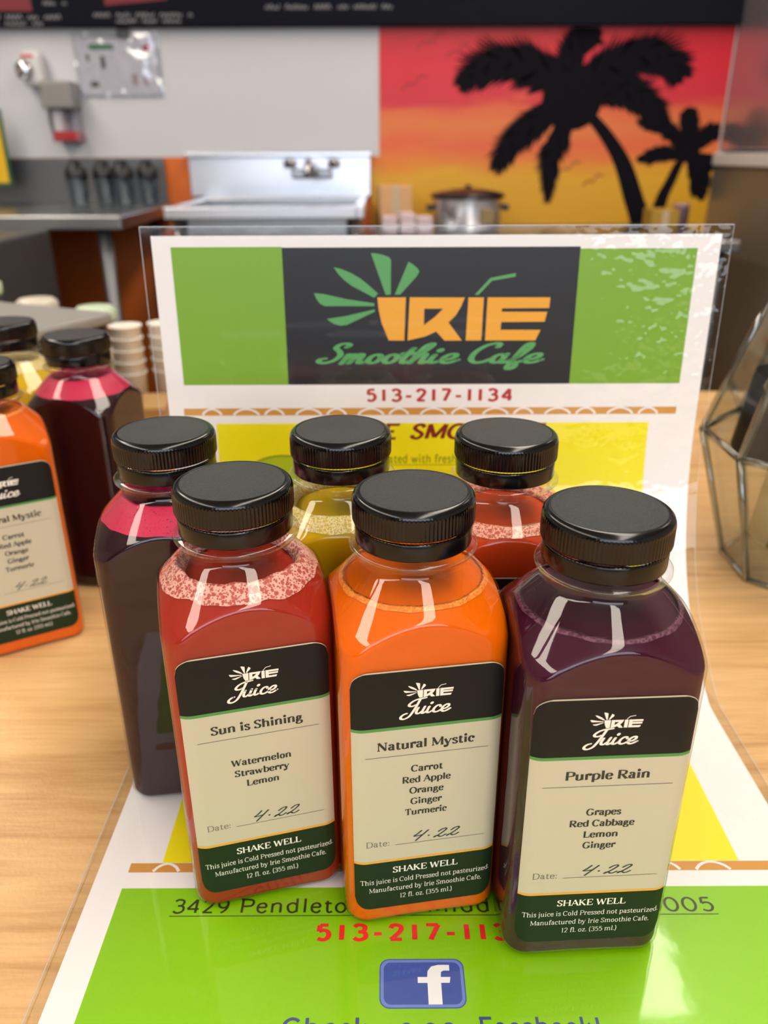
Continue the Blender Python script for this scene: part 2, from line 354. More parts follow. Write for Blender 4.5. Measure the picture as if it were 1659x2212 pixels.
# ------------------------------------------------------------------ serving counter
m_wood = mat('maple_laminate', 'd9b489', .38, spec=.5)
def wood_nodes(m):
    n, l = nt(m); tc = n.new('ShaderNodeTexCoord'); mp = n.new('ShaderNodeMapping'); mp.inputs['Scale'].default_value = (1.6, 16, 16)
    no = n.new('ShaderNodeTexNoise'); no.inputs['Scale'].default_value = 5; no.inputs['Detail'].default_value = 8; no.inputs['Roughness'].default_value = .62; no.inputs['Distortion'].default_value = .5
    cr = n.new('ShaderNodeValToRGB'); e = cr.color_ramp.elements
    e[0].position = .28; e[0].color = lin('b48650'); e[1].position = .72; e[1].color = lin('e3ba84'); x = e.new(.5); x.color = lin('d4a972')
    mp2 = n.new('ShaderNodeMapping'); mp2.inputs['Scale'].default_value = (5, 130, 10); n2 = n.new('ShaderNodeTexNoise'); n2.inputs['Scale'].default_value = 6; n2.inputs['Detail'].default_value = 4
    mx = n.new('ShaderNodeMix'); mx.data_type = 'RGBA'; mx.blend_type = 'MULTIPLY'; mx.inputs[0].default_value = .22
    bu = n.new('ShaderNodeBump'); bu.inputs['Strength'].default_value = .25; bu.inputs['Distance'].default_value = .0006; n3 = n.new('ShaderNodeTexNoise'); n3.inputs['Scale'].default_value = 420
    l.new(tc.outputs['Object'], mp.inputs[0]); l.new(mp.outputs[0], no.inputs[0]); l.new(no.outputs[0], cr.inputs[0])
    l.new(tc.outputs['Object'], mp2.inputs[0]); l.new(mp2.outputs[0], n2.inputs[0]); l.new(cr.outputs[0], mx.inputs[6]); l.new(n2.outputs[0], mx.inputs[7])
    l.new(mx.outputs[2], bsdf(m).inputs['Base Color']); l.new(tc.outputs['Object'], n3.inputs[0]); l.new(n3.outputs[0], bu.inputs['Height']); l.new(bu.outputs[0], bsdf(m).inputs['Normal'])
wood_nodes(m_wood)
t = thing('serving_counter', 'light maple wood-grain counter carrying the bottles and menu', 'counter', (0, 0, FLOOR))
b = MB(); b.box(-1.3, 1.3, -.32, .95, -.04-FLOOR, -FLOOR, m_wood, .003); b.build('countertop', t)
m_base = mat('counter_base', '4a3d34', .6)
b = MB(); b.box(-1.25, 1.25, -.22, .9, 0, -.0405-FLOOR, m_base); b.build('base_cabinet', t)

# ------------------------------------------------------------------ laminated menu sheet (lies on the counter, curls up behind the bottles)
PROF = [(.10,0),(.335,0),(.345,.0022),(.3565,.009),(.3736,.022),(.389,.037),(.4033,.060),(.4126,.086),(.4172,.108),(.4195,.131),(.4235,.2290)]
def dense_profile():
    P = [(.10, 0), (.2, 0), (.29, 0)] + PROF[1:-1] + [(.42155, .18), (.4235, .229)]
    pts = crom(P, 24); out = []; acc = 0; last = pts[0]; out.append((0, last))
    for p in pts[1:]:
        acc += hypot(p[0]-last[0], p[1]-last[1]); last = p; out.append((acc, p))
    return out
_DP = dense_profile(); SLEN = _DP[-1][0]
def prof_at(s):
    if s >= _DP[-1][0]:
        p, q = _DP[-2], _DP[-1]
    else:
        lo, hi = 0, len(_DP)-1
        while hi-lo > 1:
            md = (lo+hi)//2
            if _DP[md][0] <= s: lo = md
            else: hi = md
        p, q = _DP[lo], _DP[hi]
    t = (s-p[0])/max(q[0]-p[0], 1e-9)
    return (p[1][0]+(q[1][0]-p[1][0])*t, p[1][1]+(q[1][1]-p[1][1])*t)
STEP = .003
KN = [prof_at(i*STEP) for i in range(int((SLEN+.02)/STEP)+2)]
def sheet_pt(u, s, off):
    i = min(int(s/STEP), len(KN)-2); t = s/STEP-i
    y = KN[i][0]+(KN[i+1][0]-KN[i][0])*t; z = KN[i][1]+(KN[i+1][1]-KN[i][1])*t
    def nrm(k):
        a, c = KN[max(k-1, 0)], KN[min(k+1, len(KN)-1)]; h = hypot(c[0]-a[0], c[1]-a[1]); return (-(c[1]-a[1])/h, (c[0]-a[0])/h)
    n0, n1 = nrm(i), nrm(i+1); ny = n0[0]+(n1[0]-n0[0])*t; nz = n0[1]+(n1[1]-n0[1])*t
    return (u, y+ny*off, z+nz*off+.0006)
def sheet_rect(mb, u0, u1, s0, s1, m, off, dup=False):
    ss = [s0]+[k*STEP for k in range(int(s0/STEP)+1, int(s1/STEP)+1) if s0+1e-6 < k*STEP < s1-1e-6]+[s1]
    mb.grid([[sheet_pt(u, s, off) for u in (u0, u1)] for s in ss], m, smooth=True)
m_paper = mat('menu_paper', 'f3f1f2', .45); m_pgreen = mat('print_green', '86c600', .4); m_pgreen_top = mat('print_green_banner', '7cac2c', .4)
m_pblack = mat('print_black', '141216', .4); m_pyel = mat('print_yellow', 'f4e800', .4); m_pora = mat('print_ochre', 'cf9440', .45)
m_pleaf = mat('print_leaf_green', '58a25c', .4); m_pgold = mat('print_gold', 'f0a92c', .4); m_pred = mat('print_red', 'b8343a', .4); m_pred2 = mat('print_bright_red', 'e8262a', .4)
m_pmar = mat('print_maroon', '7c1d16', .4); m_pdark = mat('print_dark_text', '2b3518', .4); m_polive = mat('print_olive', '8fa010', .4); m_polive2 = mat('print_soft_green', 'b4c81c', .4)
m_pblue = mat('print_blue', '3c54a8', .4); m_pblue2 = mat('print_light_blue', '6f86cc', .4); m_pwhite = mat('print_white', 'f2f4f8', .4); m_pnavy = mat('print_navy', '3a4a86', .4)
m_lam = clear_mat('laminate_film', (.97, .975, .98), 1.0, .05, (95, .9, .0016), .0)
def lam_wrinkles(m):                       # the film is bubbled only along the right side of the sheet
    n, l = nt(m); bu = [x for x in n if x.type == 'BUMP'][0]; no = [x for x in n if x.type == 'TEX_NOISE'][0]; tc = [x for x in n if x.type == 'TEX_COORD'][0]
    sp = n.new('ShaderNodeSeparateXYZ'); mr = n.new('ShaderNodeMapRange'); mr.interpolation_type = 'SMOOTHSTEP'; mr.inputs[1].default_value = .085; mr.inputs[2].default_value = .15; mr.inputs[3].default_value = .02
    mz = n.new('ShaderNodeMapRange'); mz.inputs[1].default_value = .07; mz.inputs[2].default_value = .15; mz.inputs[3].default_value = .12; mu = n.new('ShaderNodeMath'); mu.operation = 'MULTIPLY'; mm = n.new('ShaderNodeMath'); mm.operation = 'MULTIPLY'
    l.new(tc.outputs['Object'], sp.inputs[0]); l.new(sp.outputs['X'], mr.inputs[0]); l.new(sp.outputs['Z'], mz.inputs[0]); l.new(mr.outputs[0], mm.inputs[0]); l.new(mz.outputs[0], mm.inputs[1])
    l.new(no.outputs[0], mu.inputs[0]); l.new(mm.outputs[0], mu.inputs[1]); l.new(mu.outputs[0], bu.inputs['Height'])
lam_wrinkles(m_lam)
menu = thing('menu_sheet', 'laminated green, yellow and white cafe menu curling up behind the bottles', 'menu', (0, 0, 0))
mb = MB()
U0, U1, SB, ST = -.1170, .1710, .03, .4998
sheet_rect(mb, U0, U1, SB, ST, m_paper, 0.0)
o1, o2, o3 = .00006, .00012, .00018
sheet_rect(mb, -.1075, -.0512, .4237, .4944, m_pgreen_top, o1); sheet_rect(mb, .1001, .1595, .4237, .4930, m_pgreen_top, o1)
sheet_rect(mb, -.0512, .1001, .4237, .4940, m_pblack, o1)
lay_logo(mb, 0, .4470, .001, m_pleaf, m_pgold, sheet_pt, o2)
lay_strokes(mb, text_polys('Smoothie Cafe', SCRIPT, -.0362, .0860, .4352, .0104, 60, 40, .42, False, True), m_pleaf, sheet_pt, o2)
lay_strokes(mb, text_polys('513-217-1134', SERIF, -.0092, .0695, .4146, .0063, 84, 74, 0, False, False, 150), m_pred, sheet_pt, o1)
def ochre(s0, s1, u0, u1):
    sheet_rect(mb, u0, u1, s0, s1, m_pora, o1); k = 0; u = u0+.010
    while u < u1-.02:      # pale scallops along the strip
        for dy in (0, .6):
            pts = [(u+.014*i/8*(1 if k % 2 else .75), s0+.0004+(s1-s0-.0008)*abs(sin(pi*i/8))**.7*(1-dy*.0)) for i in range(9)]
            if dy == 0: lay_strokes(mb, [ribbon(pts, .0007, .0005, False)], m_paper, sheet_pt, o2)
        u += .017; k += 1
ochre(.4068, .4108, -.1089, .1596)
sheet_rect(mb, -.0918, .1455, .1405, .4022, m_pyel, o1)
ochre(.1357, .1403, -.1046, .1600)
for tx, a0, a1 in (('IRIE', -.0215, .0092), ('SMOOTHIE', .0145, .0895)): lay_strokes(mb, text_polys(tx, SERIF, a0, a1, .3934, .0080, 84, 62, .25, False, False), m_pmar, sheet_pt, o2)
lay_strokes(mb, text_polys('created with fresh', SERIF, -.0050, .0404, .3797, .0044, 66, 58, 0, False, False, 40), m_polive, sheet_pt, o2)
sheet_rect(mb, -.0050, .0404, .3783, .3787, m_polive, o2)
lay_poly(mb, [[(-.0560+.028*cos(2*pi*i/40), .362+.0225*sin(2*pi*i/40)) for i in range(40)]], m_polive, sheet_pt, o2)
lay_poly(mb, [[(-.0560+.027*cos(2*pi*i/40), .3615+.0217*sin(2*pi*i/40)) for i in range(40)]], m_polive2, sheet_pt, o3)
sheet_rect(mb, -.1048, .1560, SB+.006, .1280, m_pgreen, o1)
lay_strokes(mb, text_polys('3429 Pendleton', SERIF, -.0822, -.0095, .1166, .0060, 50, 46, 0, False, False, 40), m_pdark, sheet_pt, o2)
lay_strokes(mb, text_polys('Middletown,', SERIF, .0165, .0760, .1166, .0060, 50, 46, 0, False, False, 40), m_pdark, sheet_pt, o2)
lay_strokes(mb, text_polys('45005', SERIF, .0945, .1269, .1166, .0060, 50, 46, 0, False, False, 40), m_pdark, sheet_pt, o2)
sheet_rect(mb, -.0829, .1275, .1150, .11535, m_pdark, o2)
lay_strokes(mb, text_polys('513-217-1134', SERIF, -.0260, .0535, .1048, .0063, 88, 78, 0, False, False, 150), m_pred2, sheet_pt, o2)
def rrect(x0, x1, y0, y1, r, n=6):
    return [(cx+r*cos(radians(a0+90*i/n)), cy+r*sin(radians(a0+90*i/n))) for cx, cy, a0 in ((x1-r, y1-r, 0), (x0+r, y1-r, 90), (x0+r, y0+r, 180), (x1-r, y0+r, 270)) for i in range(n+1)]
lay_poly(mb, [rrect(-.0023, .0278, .0786, .0970, .0035)], m_pblue, sheet_pt, o2)
lay_poly(mb, [rrect(-.0019, .0274, .0790, .0966, .0032)], m_pblue2, sheet_pt, o2+.00002)
lay_poly(mb, [rrect(-.0008, .0264, .0800, .0956, .0026)], m_pblue, sheet_pt, o2+.00004)
fpt = [(.0146,.0800),(.0146,.0878),(.0112,.0878),(.0112,.0900),(.0146,.0900),(.0148,.0922),(.0162,.0940),(.0186,.0946),(.0226,.0946),(.0226,.0924),(.0205,.0924),(.0196,.0919),(.0194,.0900),(.0228,.0900),(.0224,.0878),(.0194,.0878),(.0194,.0800)]
lay_poly(mb, [fpt], m_pwhite, sheet_pt, o2+.00006)
lay_strokes(mb, text_polys('Check us on', SERIF, -.0350, .0230, .0688, .0065, 60, 56, 0, False, False, 30), m_pnavy, sheet_pt, o2)
lay_strokes(mb, text_polys('Facebook!', SERIF, .0313, .0715, .0688, .0065, 60, 56, 0, False, False, 30), m_pnavy, sheet_pt, o2)
mb.build('printed_paper', menu)
mb = MB(); sheet_rect(mb, U0-.0052, U1+.0052, SB-.005, ST+.0045, m_lam, .00040)
for (a0, a1) in ((U0-.0052, U0-.0049), (U1+.0050, U1+.0052)): sheet_rect(mb, a0, a1, SB-.005, ST+.0045, mat('film_edge', 'b4b8c0', .3), .00042)
sheet_rect(mb, U0-.0052, U1+.0052, ST+.0042, ST+.0046, mat('film_edge', 'b4b8c0', .3), .00042)
mb.build('laminate', menu, 'clear glossy film with a border wider than the paper')

# ------------------------------------------------------------------ juice bottles
HW, RCOR = .029, .0078
def r_square(th):
    a = abs(((th + pi/4) % (pi/2)) - pi/4)              # 0 at a face centre, 45 deg at a corner
    t = math.tan(a)
    if HW*t <= HW-RCOR: return HW/cos(a)
    c = HW-RCOR; bq = c*(cos(a)+sin(a)); return bq+sqrt(max(bq*bq-2*c*c+RCOR*RCOR, 0))
CONE = [(.1416,.0187),(.1410,.0191),(.1250,.0346),(.1210,.0377),(.1170,.0393),(.1100,.0408),(.1,.043)]
def r_cone(z):
    if z >= CONE[0][0]: return CONE[0][1]
    for (z1, r1), (z0, r0) in zip(CONE, CONE[1:]):
        if z >= z0: return r0+(r1-r0)*(z-z0)/(z1-z0)
    return .06
def r_body(th, z, inset=0.0):
    a, c = r_square(th)-inset, r_cone(z)-inset
    k = .0011; h = max(k-abs(a-c), 0)/k; r = min(a, c)-h*h*k*.25
    if z < .0045: q = 1-max(z, 0)/.0045; r -= .0045*(1-sqrt(max(1-q*q, 0)))
    return r
NTH = 144
THS = [2*pi*j/NTH for j in range(NTH)]
def ring(z, inset=0.0): return [(r_body(t, z, inset)*cos(t), r_body(t, z, inset)*sin(t), z) for t in THS]
ZL = [0, .0003, .0008, .0015, .0025, .0035, .0045, .02, .05, .08, .1, .108]+[.110+.0008*i for i in range(41)]
m_pet = clear_mat('clear_plastic_bottle', (.985, .985, .98), 1.0, .025, (35, .12, .002), .006)
m_cap = mat('black_cap_plastic', '060607', .17, spec=.45); m_captop = mat('black_cap_grained', '2e3034', .5, spec=.5); add_bump(m_captop, 2400, 1.0, .0008, detail=1)
b = MB(); b.grid([ring(z) for z in ZL]+[[(.0185*cos(t), .0185*sin(t), z) for t in THS] for z in (.1432, .1452)], m_pet, True, True, True)
ME_SHELL = b.mesh('bottle_shell')
b = MB(); b.lathe([(.0187, .1442), (.0212, .1452), (.0217, .1458), (.0217, .1466), (.0209, .1471), (.0187, .1474)], m_pet, 96)
ME_COLLAR = b.mesh('neck_collar')
def cap_mesh():
    b = MB(); NR = 96; N = NR*4
    zs = [(.1552, .0200, 0), (.1552, .0203, .5), (.1558, .0205, 1), (.1610, .0205, 1), (.1618, .0205, .8), (.1624, .02045, .3), (.1630, .0203, 0), (.1638, .0200, 0), (.1644, .0195, 0), (.1648, .0189, 0), (.16495, .0182, 0), (.1649, .0177, 0)]
    b.grid([[((r-a*.00032*(1 if j % 4 in (0, 1) else 0))*cos(2*pi*j/N), (r-a*.00032*(1 if j % 4 in (0, 1) else 0))*sin(2*pi*j/N), z) for j in range(N)] for z, r, a in zs], m_cap, True)
    b.lathe([(.0177, .1649), (.0174, .16475), (.0172, .1648), (.0163, .1649), (.0161, .1648), (.0159, .1649), (.008, .16495), (.0005, .16495)], m_captop, 96, cap1=True)
    b.lathe([(.0188, .1552), (.0200, .1552)], m_cap, 96)
    return b.mesh('cap')
ME_CAP = cap_mesh()
b = MB(); N = 96
b.lathe([(.0192, .1478), (.0196, .1480), (.0197, .1486), (.01975, .1535), (.0196, .1541), (.0190, .1543)], m_cap, N)
for j in range(N):                                     # the little bridges between ring and skirt
    a0, a1 = 2*pi*(j+.2)/N, 2*pi*(j+.6)/N
    b.poly([(.0197*cos(a0), .0197*sin(a0), .1540), (.0197*cos(a1), .0197*sin(a1), .1540), (.0203*cos((a0+a1)/2), .0203*sin((a0+a1)/2), .1553)], m_cap)
ME_RING = b.mesh('tamper_ring')

def juice_mesh(m, lvl, inset=.0009):
    b = MB(); zs = [z for z in ZL if .0012 < z < lvl-.0003]
    rows = [ring(.0012, inset)]+[ring(z, inset) for z in zs]+[ring(lvl, inset)]
    rows.append([(p[0]*.985, p[1]*.985, lvl-.0003) for p in rows[-1]])
    b.grid(rows, m, True, True, True, True); return b.mesh('juice')
def foam_mesh(m, z0, z1, width, ragged, seed, inset=.0006):
    rnd = random.Random(seed); ph = [rnd.uniform(0, 6.28) for _ in range(6)]
    def nz(t, k): return sum(sin(t*f+ph[(i+k) % 6])/ (1+i*.4) for i, f in enumerate((3, 7, 12, 19)))/2.2
    b = MB(); lo = [z0-.0006+ragged*nz(t, 0) for t in THS]; hi = [z1+ragged*.7*nz(t, 2) for t in THS]
    P = lambda j, z, i: (r_body(THS[j], z, i)*cos(THS[j]), r_body(THS[j], z, i)*sin(THS[j]), z)
    rows = [[P(j, lo[j], inset) for j in range(NTH)], [P(j, (lo[j]+hi[j])/2, inset) for j in range(NTH)], [P(j, hi[j], inset) for j in range(NTH)],
            [P(j, hi[j]+.0002, inset+.0008) for j in range(NTH)], [P(j, hi[j]-(hi[j]-lo[j])*.45, inset+width*.6) for j in range(NTH)], [P(j, lo[j]+.0010, inset+width) for j in range(NTH)], [P(j, lo[j]-.0002, inset+width) for j in range(NTH)]]
    b.grid(rows, m, True, True); return b.mesh('foam')
def juice_mat(name, col, sss=.35, rough=.45, rad=(1, .35, .15), sc=.006): return mat(name, col, rough, spec=.08, sss=sss, sssr=rad, scale=sc)
def foam_mat(name, light, dark, sc=330, lo=.20, hi=.31):
    m = mat(name, light, .5, spec=.4); n, l = nt(m)
    tc = n.new('ShaderNodeTexCoord'); acc = None
    for s, p0, p1 in ((sc*.8, lo, hi), (sc*1.7, lo*1.35, hi*1.35), (sc*3.6, lo*1.5, hi*1.5)):
        vo = n.new('ShaderNodeTexVoronoi'); vo.inputs['Scale'].default_value = s; l.new(tc.outputs['Object'], vo.inputs['Vector'])
        cr = n.new('ShaderNodeValToRGB'); e = cr.color_ramp.elements; e[0].position = p0; e[0].color = (0, 0, 0, 1); e[1].position = p1; e[1].color = (1, 1, 1, 1)
        l.new(vo.outputs['Distance'], cr.inputs[0])
        if acc is None: acc = cr.outputs[0]
        else:
            mx = n.new('ShaderNodeMath'); mx.operation = 'MULTIPLY'; l.new(acc, mx.inputs[0]); l.new(cr.outputs[0], mx.inputs[1]); acc = mx.outputs[0]
    mix = n.new('ShaderNodeMix'); mix.data_type = 'RGBA'; mix.inputs[6].default_value = lin(dark); mix.inputs[7].default_value = lin(light)
    l.new(acc, mix.inputs[0]); l.new(mix.outputs[2], bsdf(m).inputs['Base Color'])
    bu = n.new('ShaderNodeBump'); bu.inputs['Strength'].default_value = .5; bu.inputs['Distance'].default_value = .0005; l.new(acc, bu.inputs['Height']); l.new(bu.outputs[0], bsdf(m).inputs['Normal'])
    return m
J = dict(
 watermelon=juice_mat('watermelon_juice', '9c2818', .45), carrot=juice_mat('carrot_juice', 'e26400', .4), purple=juice_mat('grape_juice', '3c0924', .1),
 beet=juice_mat('beet_juice', '24060e', .05), pineapple=juice_mat('yellow_juice', 'ceaa08', .4), coral=juice_mat('coral_juice', 'c64418', .45))
F = dict(
 watermelon=foam_mat('pink_foam', 'e2a698', 'b04a3e'), carrot=foam_mat('orange_foam', 'f08c34', 'e87418'), purple=foam_mat('mauve_foam', '6e3e54', '4a1c34'),
 beet=foam_mat('crimson_foam', 'c4194a', '7c0e2a', 600, .08, .16), pineapple=foam_mat('cream_foam', 'ead9a0', 'cdb03c', 480), coral=foam_mat('coral_foam', 'f0b49c', 'cc5a42', 400))

# label
LW, LZ0, LZ1 = .0259, .0092, .1147
m_lblack = mat('label_black', '1c1918', .5, spec=.2); m_lcream = mat('label_cream', 'c0b79f', .6, spec=.2); m_lgreen = mat('label_dark_green', '1a2a16', .5, spec=.2); m_lline = mat('label_green_line', '4c8a48', .42)
m_lor = mat('label_orange_line', 'e0a040', .42); m_lwhite = mat('label_white_ink', 'ece4d8', .45); m_link = mat('label_black_ink', '2b2826', .5); m_lgrey = mat('label_grey_ink', '6a655c', .5); m_pen = mat('pen_ink', '2e3434', .5)
add_bump(m_lcream, 700, .12, .0003)
def label_pt(u, z, off):
    fl = HW-RCOR; a = abs(u)
    if a <= fl: return (u, -HW-.0002-off, z)
    t = (a-fl)/RCOR; r = RCOR+.0002+off; return (math.copysign(fl+r*sin(t), u), -(fl+r*cos(t)), z)
def label_mesh(title, items):
    b = MB(); R = .0062; e = .0003
    us = sorted(set([LW*k/40 for k in range(-40, 41)]))
    def zlim(u):
        d = abs(u)-(LW-R); q = R-sqrt(max(R*R-d*d, 0)) if d > 0 else 0; return LZ0+q, LZ1-q
    def band(z0, z1, m, off):
        for a, c in zip(us, us[1:]):
            p0, p1 = zlim(a), zlim(c)
            q = [(a, max(z0, p0[0])), (c, max(z0, p1[0])), (c, min(z1, p1[1])), (a, min(z1, p0[1]))]
            if q[3][1] > q[0][1] or q[2][1] > q[1][1]: b.poly([label_pt(u, z, off) for u, z in q], m, True)
    band(0, 1, m_lcream, 0); off = .00005
    for a, c in zip(us, us[1:]):                       # the thin pale cut edge along the top
        p0, p1 = zlim(a), zlim(c); b.poly([label_pt(a, p0[1]-.0002, off), label_pt(c, p1[1]-.0002, off), label_pt(c, p1[1]+.0003, 0), label_pt(a, p0[1]+.0003, 0)], m_lcream)
    band(.0926, LZ1-.0002, m_lblack, off); band(.0914, .0926, m_lline, off); band(LZ0, .0322, m_lgreen, off); band(.0322, .0332, m_lor, off)
    off2 = off+.00005
    lay_logo(b, -.0035, .1036, .000136, m_lwhite, m_lwhite, label_pt, off2)
    J1 = lambda tx, x0, x1, y, h, m, a=88, bb=36, **k: lay_strokes(b, text_polys(tx, SERIF, x0, x1, y, h, a, bb, **k), m, label_pt, off2)
    lay_strokes(b, text_polys('Juice', SCRIPT, -.0098, .0078, .0972, .0060, 50, 34, .36, False, True), m_lwhite, label_pt, off2)
    tw = {'Sun is Shining': .0320, 'Natural Mystic': .0335, 'Purple Rain': .0272}[title]
    J1(title, -tw/2-.0004, tw/2-.0004, .0832, .0034, m_link)
    hl = lambda x0, x1, z, h, m: b.poly([label_pt(x0, z, off2), label_pt(x1, z, off2), label_pt(x1, z+h, off2), label_pt(x0, z+h, off2)], m)
    hl(-.0212, .0212, .0803, .00022, m_lgrey)
    z = .0681+(.0048 if len(items) == 5 else 0)
    W = {'Watermelon': .0212, 'Strawberry': .0196, 'Lemon': .0115, 'Carrot': .0112, 'Red Apple': .0170, 'Orange': .0122, 'Ginger': .0113, 'Turmeric': .0150, 'Grapes': .0117, 'Red Cabbage': .0217}
    for it in items:
        w2 = W[it]/2; J1(it, -w2, w2, z, .0027, m_link); z -= .00486
    J1('Date:', -.0214, -.0131, .0401, .0026, m_lgrey, 44, 22)
    hl(-.0110, .0216, .0400, .0002, m_lgrey)
    lay_strokes(b, text_polys('4.22', HAND, -.0045, .0127,   .0412, .0046, 34, 30, .25, False, True), m_pen, label_pt, off2)
    J1('SHAKE WELL', -.0119, .0123, .0266, .0028, m_lwhite, 74, 30)
    J1('This juice is Cold Pressed not pasteurized.', -.0237, .0245, .0218, .0022, m_lwhite, 46, 24)
    J1('Manufactured by Irie Smoothie Cafe.', -.0206, .0216, .0176, .0022, m_lwhite, 46, 24)
    J1('12 fl. oz. (355 ml.)', -.0091, .0105, .0134, .0022, m_lwhite, 44, 24)
    return b.mesh('label')
LBL = {'sun': label_mesh('Sun is Shining', ['Watermelon', 'Strawberry', 'Lemon']), 'mystic': label_mesh('Natural Mystic', ['Carrot', 'Red Apple', 'Orange', 'Ginger', 'Turmeric']),
       'rain': label_mesh('Purple Rain', ['Grapes', 'Red Cabbage', 'Lemon', 'Ginger'])}
JM = {}
def bottle(x, y, yaw, z, kind, lvl, foam, lbl, label, group):
    t = thing('juice_bottle', label, 'bottle', (x, y, z), radians(yaw), group)
    sh = link(bpy.data.objects.new('bottle_body', ME_SHELL), t, 'clear square plastic bottle body')
    link(bpy.data.objects.new('neck_collar', ME_COLLAR), sh)
    key = (kind, lvl, foam)
    if key not in JM: JM[key] = (juice_mesh(J[kind], lvl), foam_mesh(F[kind], *foam))
    ju = link(bpy.data.objects.new('juice', JM[key][0]), t); link(bpy.data.objects.new('foam', JM[key][1]), ju)
    cp = link(bpy.data.objects.new('cap', ME_CAP), t, 'black ribbed screw cap'); link(bpy.data.objects.new('tamper_ring', ME_RING), cp)
    if lbl: link(bpy.data.objects.new('label', LBL[lbl]), t)
    return t
G1, G2 = 'juice bottles standing on the menu sheet', 'juice bottles on the bare counter at left'
ZS = .0011
bottle(-.0514, .2512, 14.6, ZS, 'watermelon', .1325, (.1322, .1368, .008, .0008, 1), 'sun', 'front-left bottle of red watermelon juice with thick pink foam', G1)
bottle(.0098, .2420, 8.95, ZS, 'carrot', .1342, (.1342, .1346, .0012, .0003, 2), 'mystic', 'bright orange juice bottle in the middle of the front row', G1)
bottle(.0699, .2265, 2.86, ZS, 'purple', .1330, (.1331, .1333, .0009, .0003, 3), 'rain', 'dark purple grape juice bottle at front right of the six', G1)
bottle(-.0884, .3055, 6.1, ZS, 'beet', .1312, (.1312, .1395, .014, .0004, 4), None, 'dark beet bottle with crimson foam at back left of the six on the menu', G1)
bottle(-.0174, .3060, 0, ZS, 'pineapple', .1320, (.1320, .1362, .008, .0005, 5), None, 'yellow juice bottle at back centre with pale foam, behind the red and orange ones', G1)
bottle(.0488, .3015, 0, ZS, 'coral', .1318, (.1318, .1345, .008, .0005, 6), 'sun', 'coral red juice bottle at back right, between orange and purple ones', G1)
bottle(-.1919, .4981, -8, .0, 'beet', .1312, (.1312, .1400, .014, .0004, 4), None, 'dark beet bottle standing on bare wood left of the menu', G2)
bottle(-.2198, .4230, 30, .0, 'carrot', .1390, (.1388, .1394, .0015, .0003, 2), 'mystic', 'orange labelled bottle cut off by the left picture edge', G2)
bottle(-.2552, .5412, 0, .0, 'pineapple', .1345, (.1345, .1395, .010, .0004, 5), None, 'yellow juice bottle behind the orange one at the far left', G2)
# ------------------------------------------------------------------ things on the counter
m_tglass = clear_mat('jar_acrylic', (.80, .83, .81), 1.3, .03, None, .05); m_edge = clear_mat('jar_seam', (.62, .67, .65), 1.6, .05, None, .08)
tj = thing('tip_jar', 'clear faceted gem-shaped jar cut off by the right picture edge', 'jar', (.298, .497, 0))
def octo(r, z, ph=22.5): return [(r*cos(radians(ph+45*k)), r*sin(radians(ph+45*k)), z) for k in range(8)]
b = MB(); R0, R1, R2 = octo(.056, .0012), octo(.083, .092), octo(.050, .200)
b.grid([R0, R1, R2], m_tglass, True, False, True); b.build('faceted_body', tj)
b = MB()
for A, B in ((R0, R1), (R1, R2)):
    for k in range(8): b.tube([A[k], B[k]], .0024, m_edge, 8)
for A in (R0, R1, R2):
    for k in range(8): b.tube([A[k], A[(k+1) % 8]], .0024, m_edge, 8)
b.build('seams', tj)
m_bill = mat('bill_print', 'b8b894', .7)
def bill_nodes(m):
    n, l = nt(m); tc = n.new('ShaderNodeTexCoord'); wv = n.new('ShaderNodeTexWave'); wv.inputs['Scale'].default_value = 26; wv.inputs['Distortion'].default_value = 1.5; wv.inputs['Detail'].default_value = 3; wv.bands_direction = 'X'
    cr = n.new('ShaderNodeValToRGB'); e = cr.color_ramp.elements; e[0].position = .3; e[0].color = lin('6d705c'); e[1].position = .6; e[1].color = lin('d6d0ae')
    l.new(tc.outputs['Object'], wv.inputs[0]); l.new(wv.outputs[0], cr.inputs[0]); l.new(cr.outputs[0], bsdf(m).inputs['Base Color'])
bill_nodes(m_bill)
def curl(name, label, cat, loc, r, h, a0, a1, m, tilt, group=None):
    b = MB(); N = 22
    rows = [[((r+k)*cos(radians(a0+(a1-a0)*i/N)), (r+k)*sin(radians(a0+(a1-a0)*i/N)), z) for i in range(N+1)] for k, z in ((0, 0), (0, h), (.0008, h), (.0008, 0), (0, 0))]
    b.grid(rows, m); o = b.build(name); o.location = loc; o.rotation_euler = tilt; return tag(o, label, cat, group)
curl('paper_bill', 'striped grey-green paper bill curled upright at the front of the jar', 'banknote', (.279, .486, .025), .029, .095, 110, 300, m_bill, (0, .10, 0))
curl('paper_bill', 'striped paper bill curled deep in the jar behind another bill', 'banknote', (.315, .515, .012), .022, .085, 60, 260, m_bill, (.05, .12, .3))
curl('dark_card', 'black folded card standing at the back of the clear jar', 'card', (.270, .525, .075), .026, .055, 90, 280, mat('black_card', '1c1b1a', .6), (.1, .1, 0))
curl('cream_card', 'cream folded card leaning beside the black card in the jar', 'card', (.268, .497, .118), .024, .034, 100, 200, mat('cream_card', 'd8d0bc', .6), (.2, .35, 0))
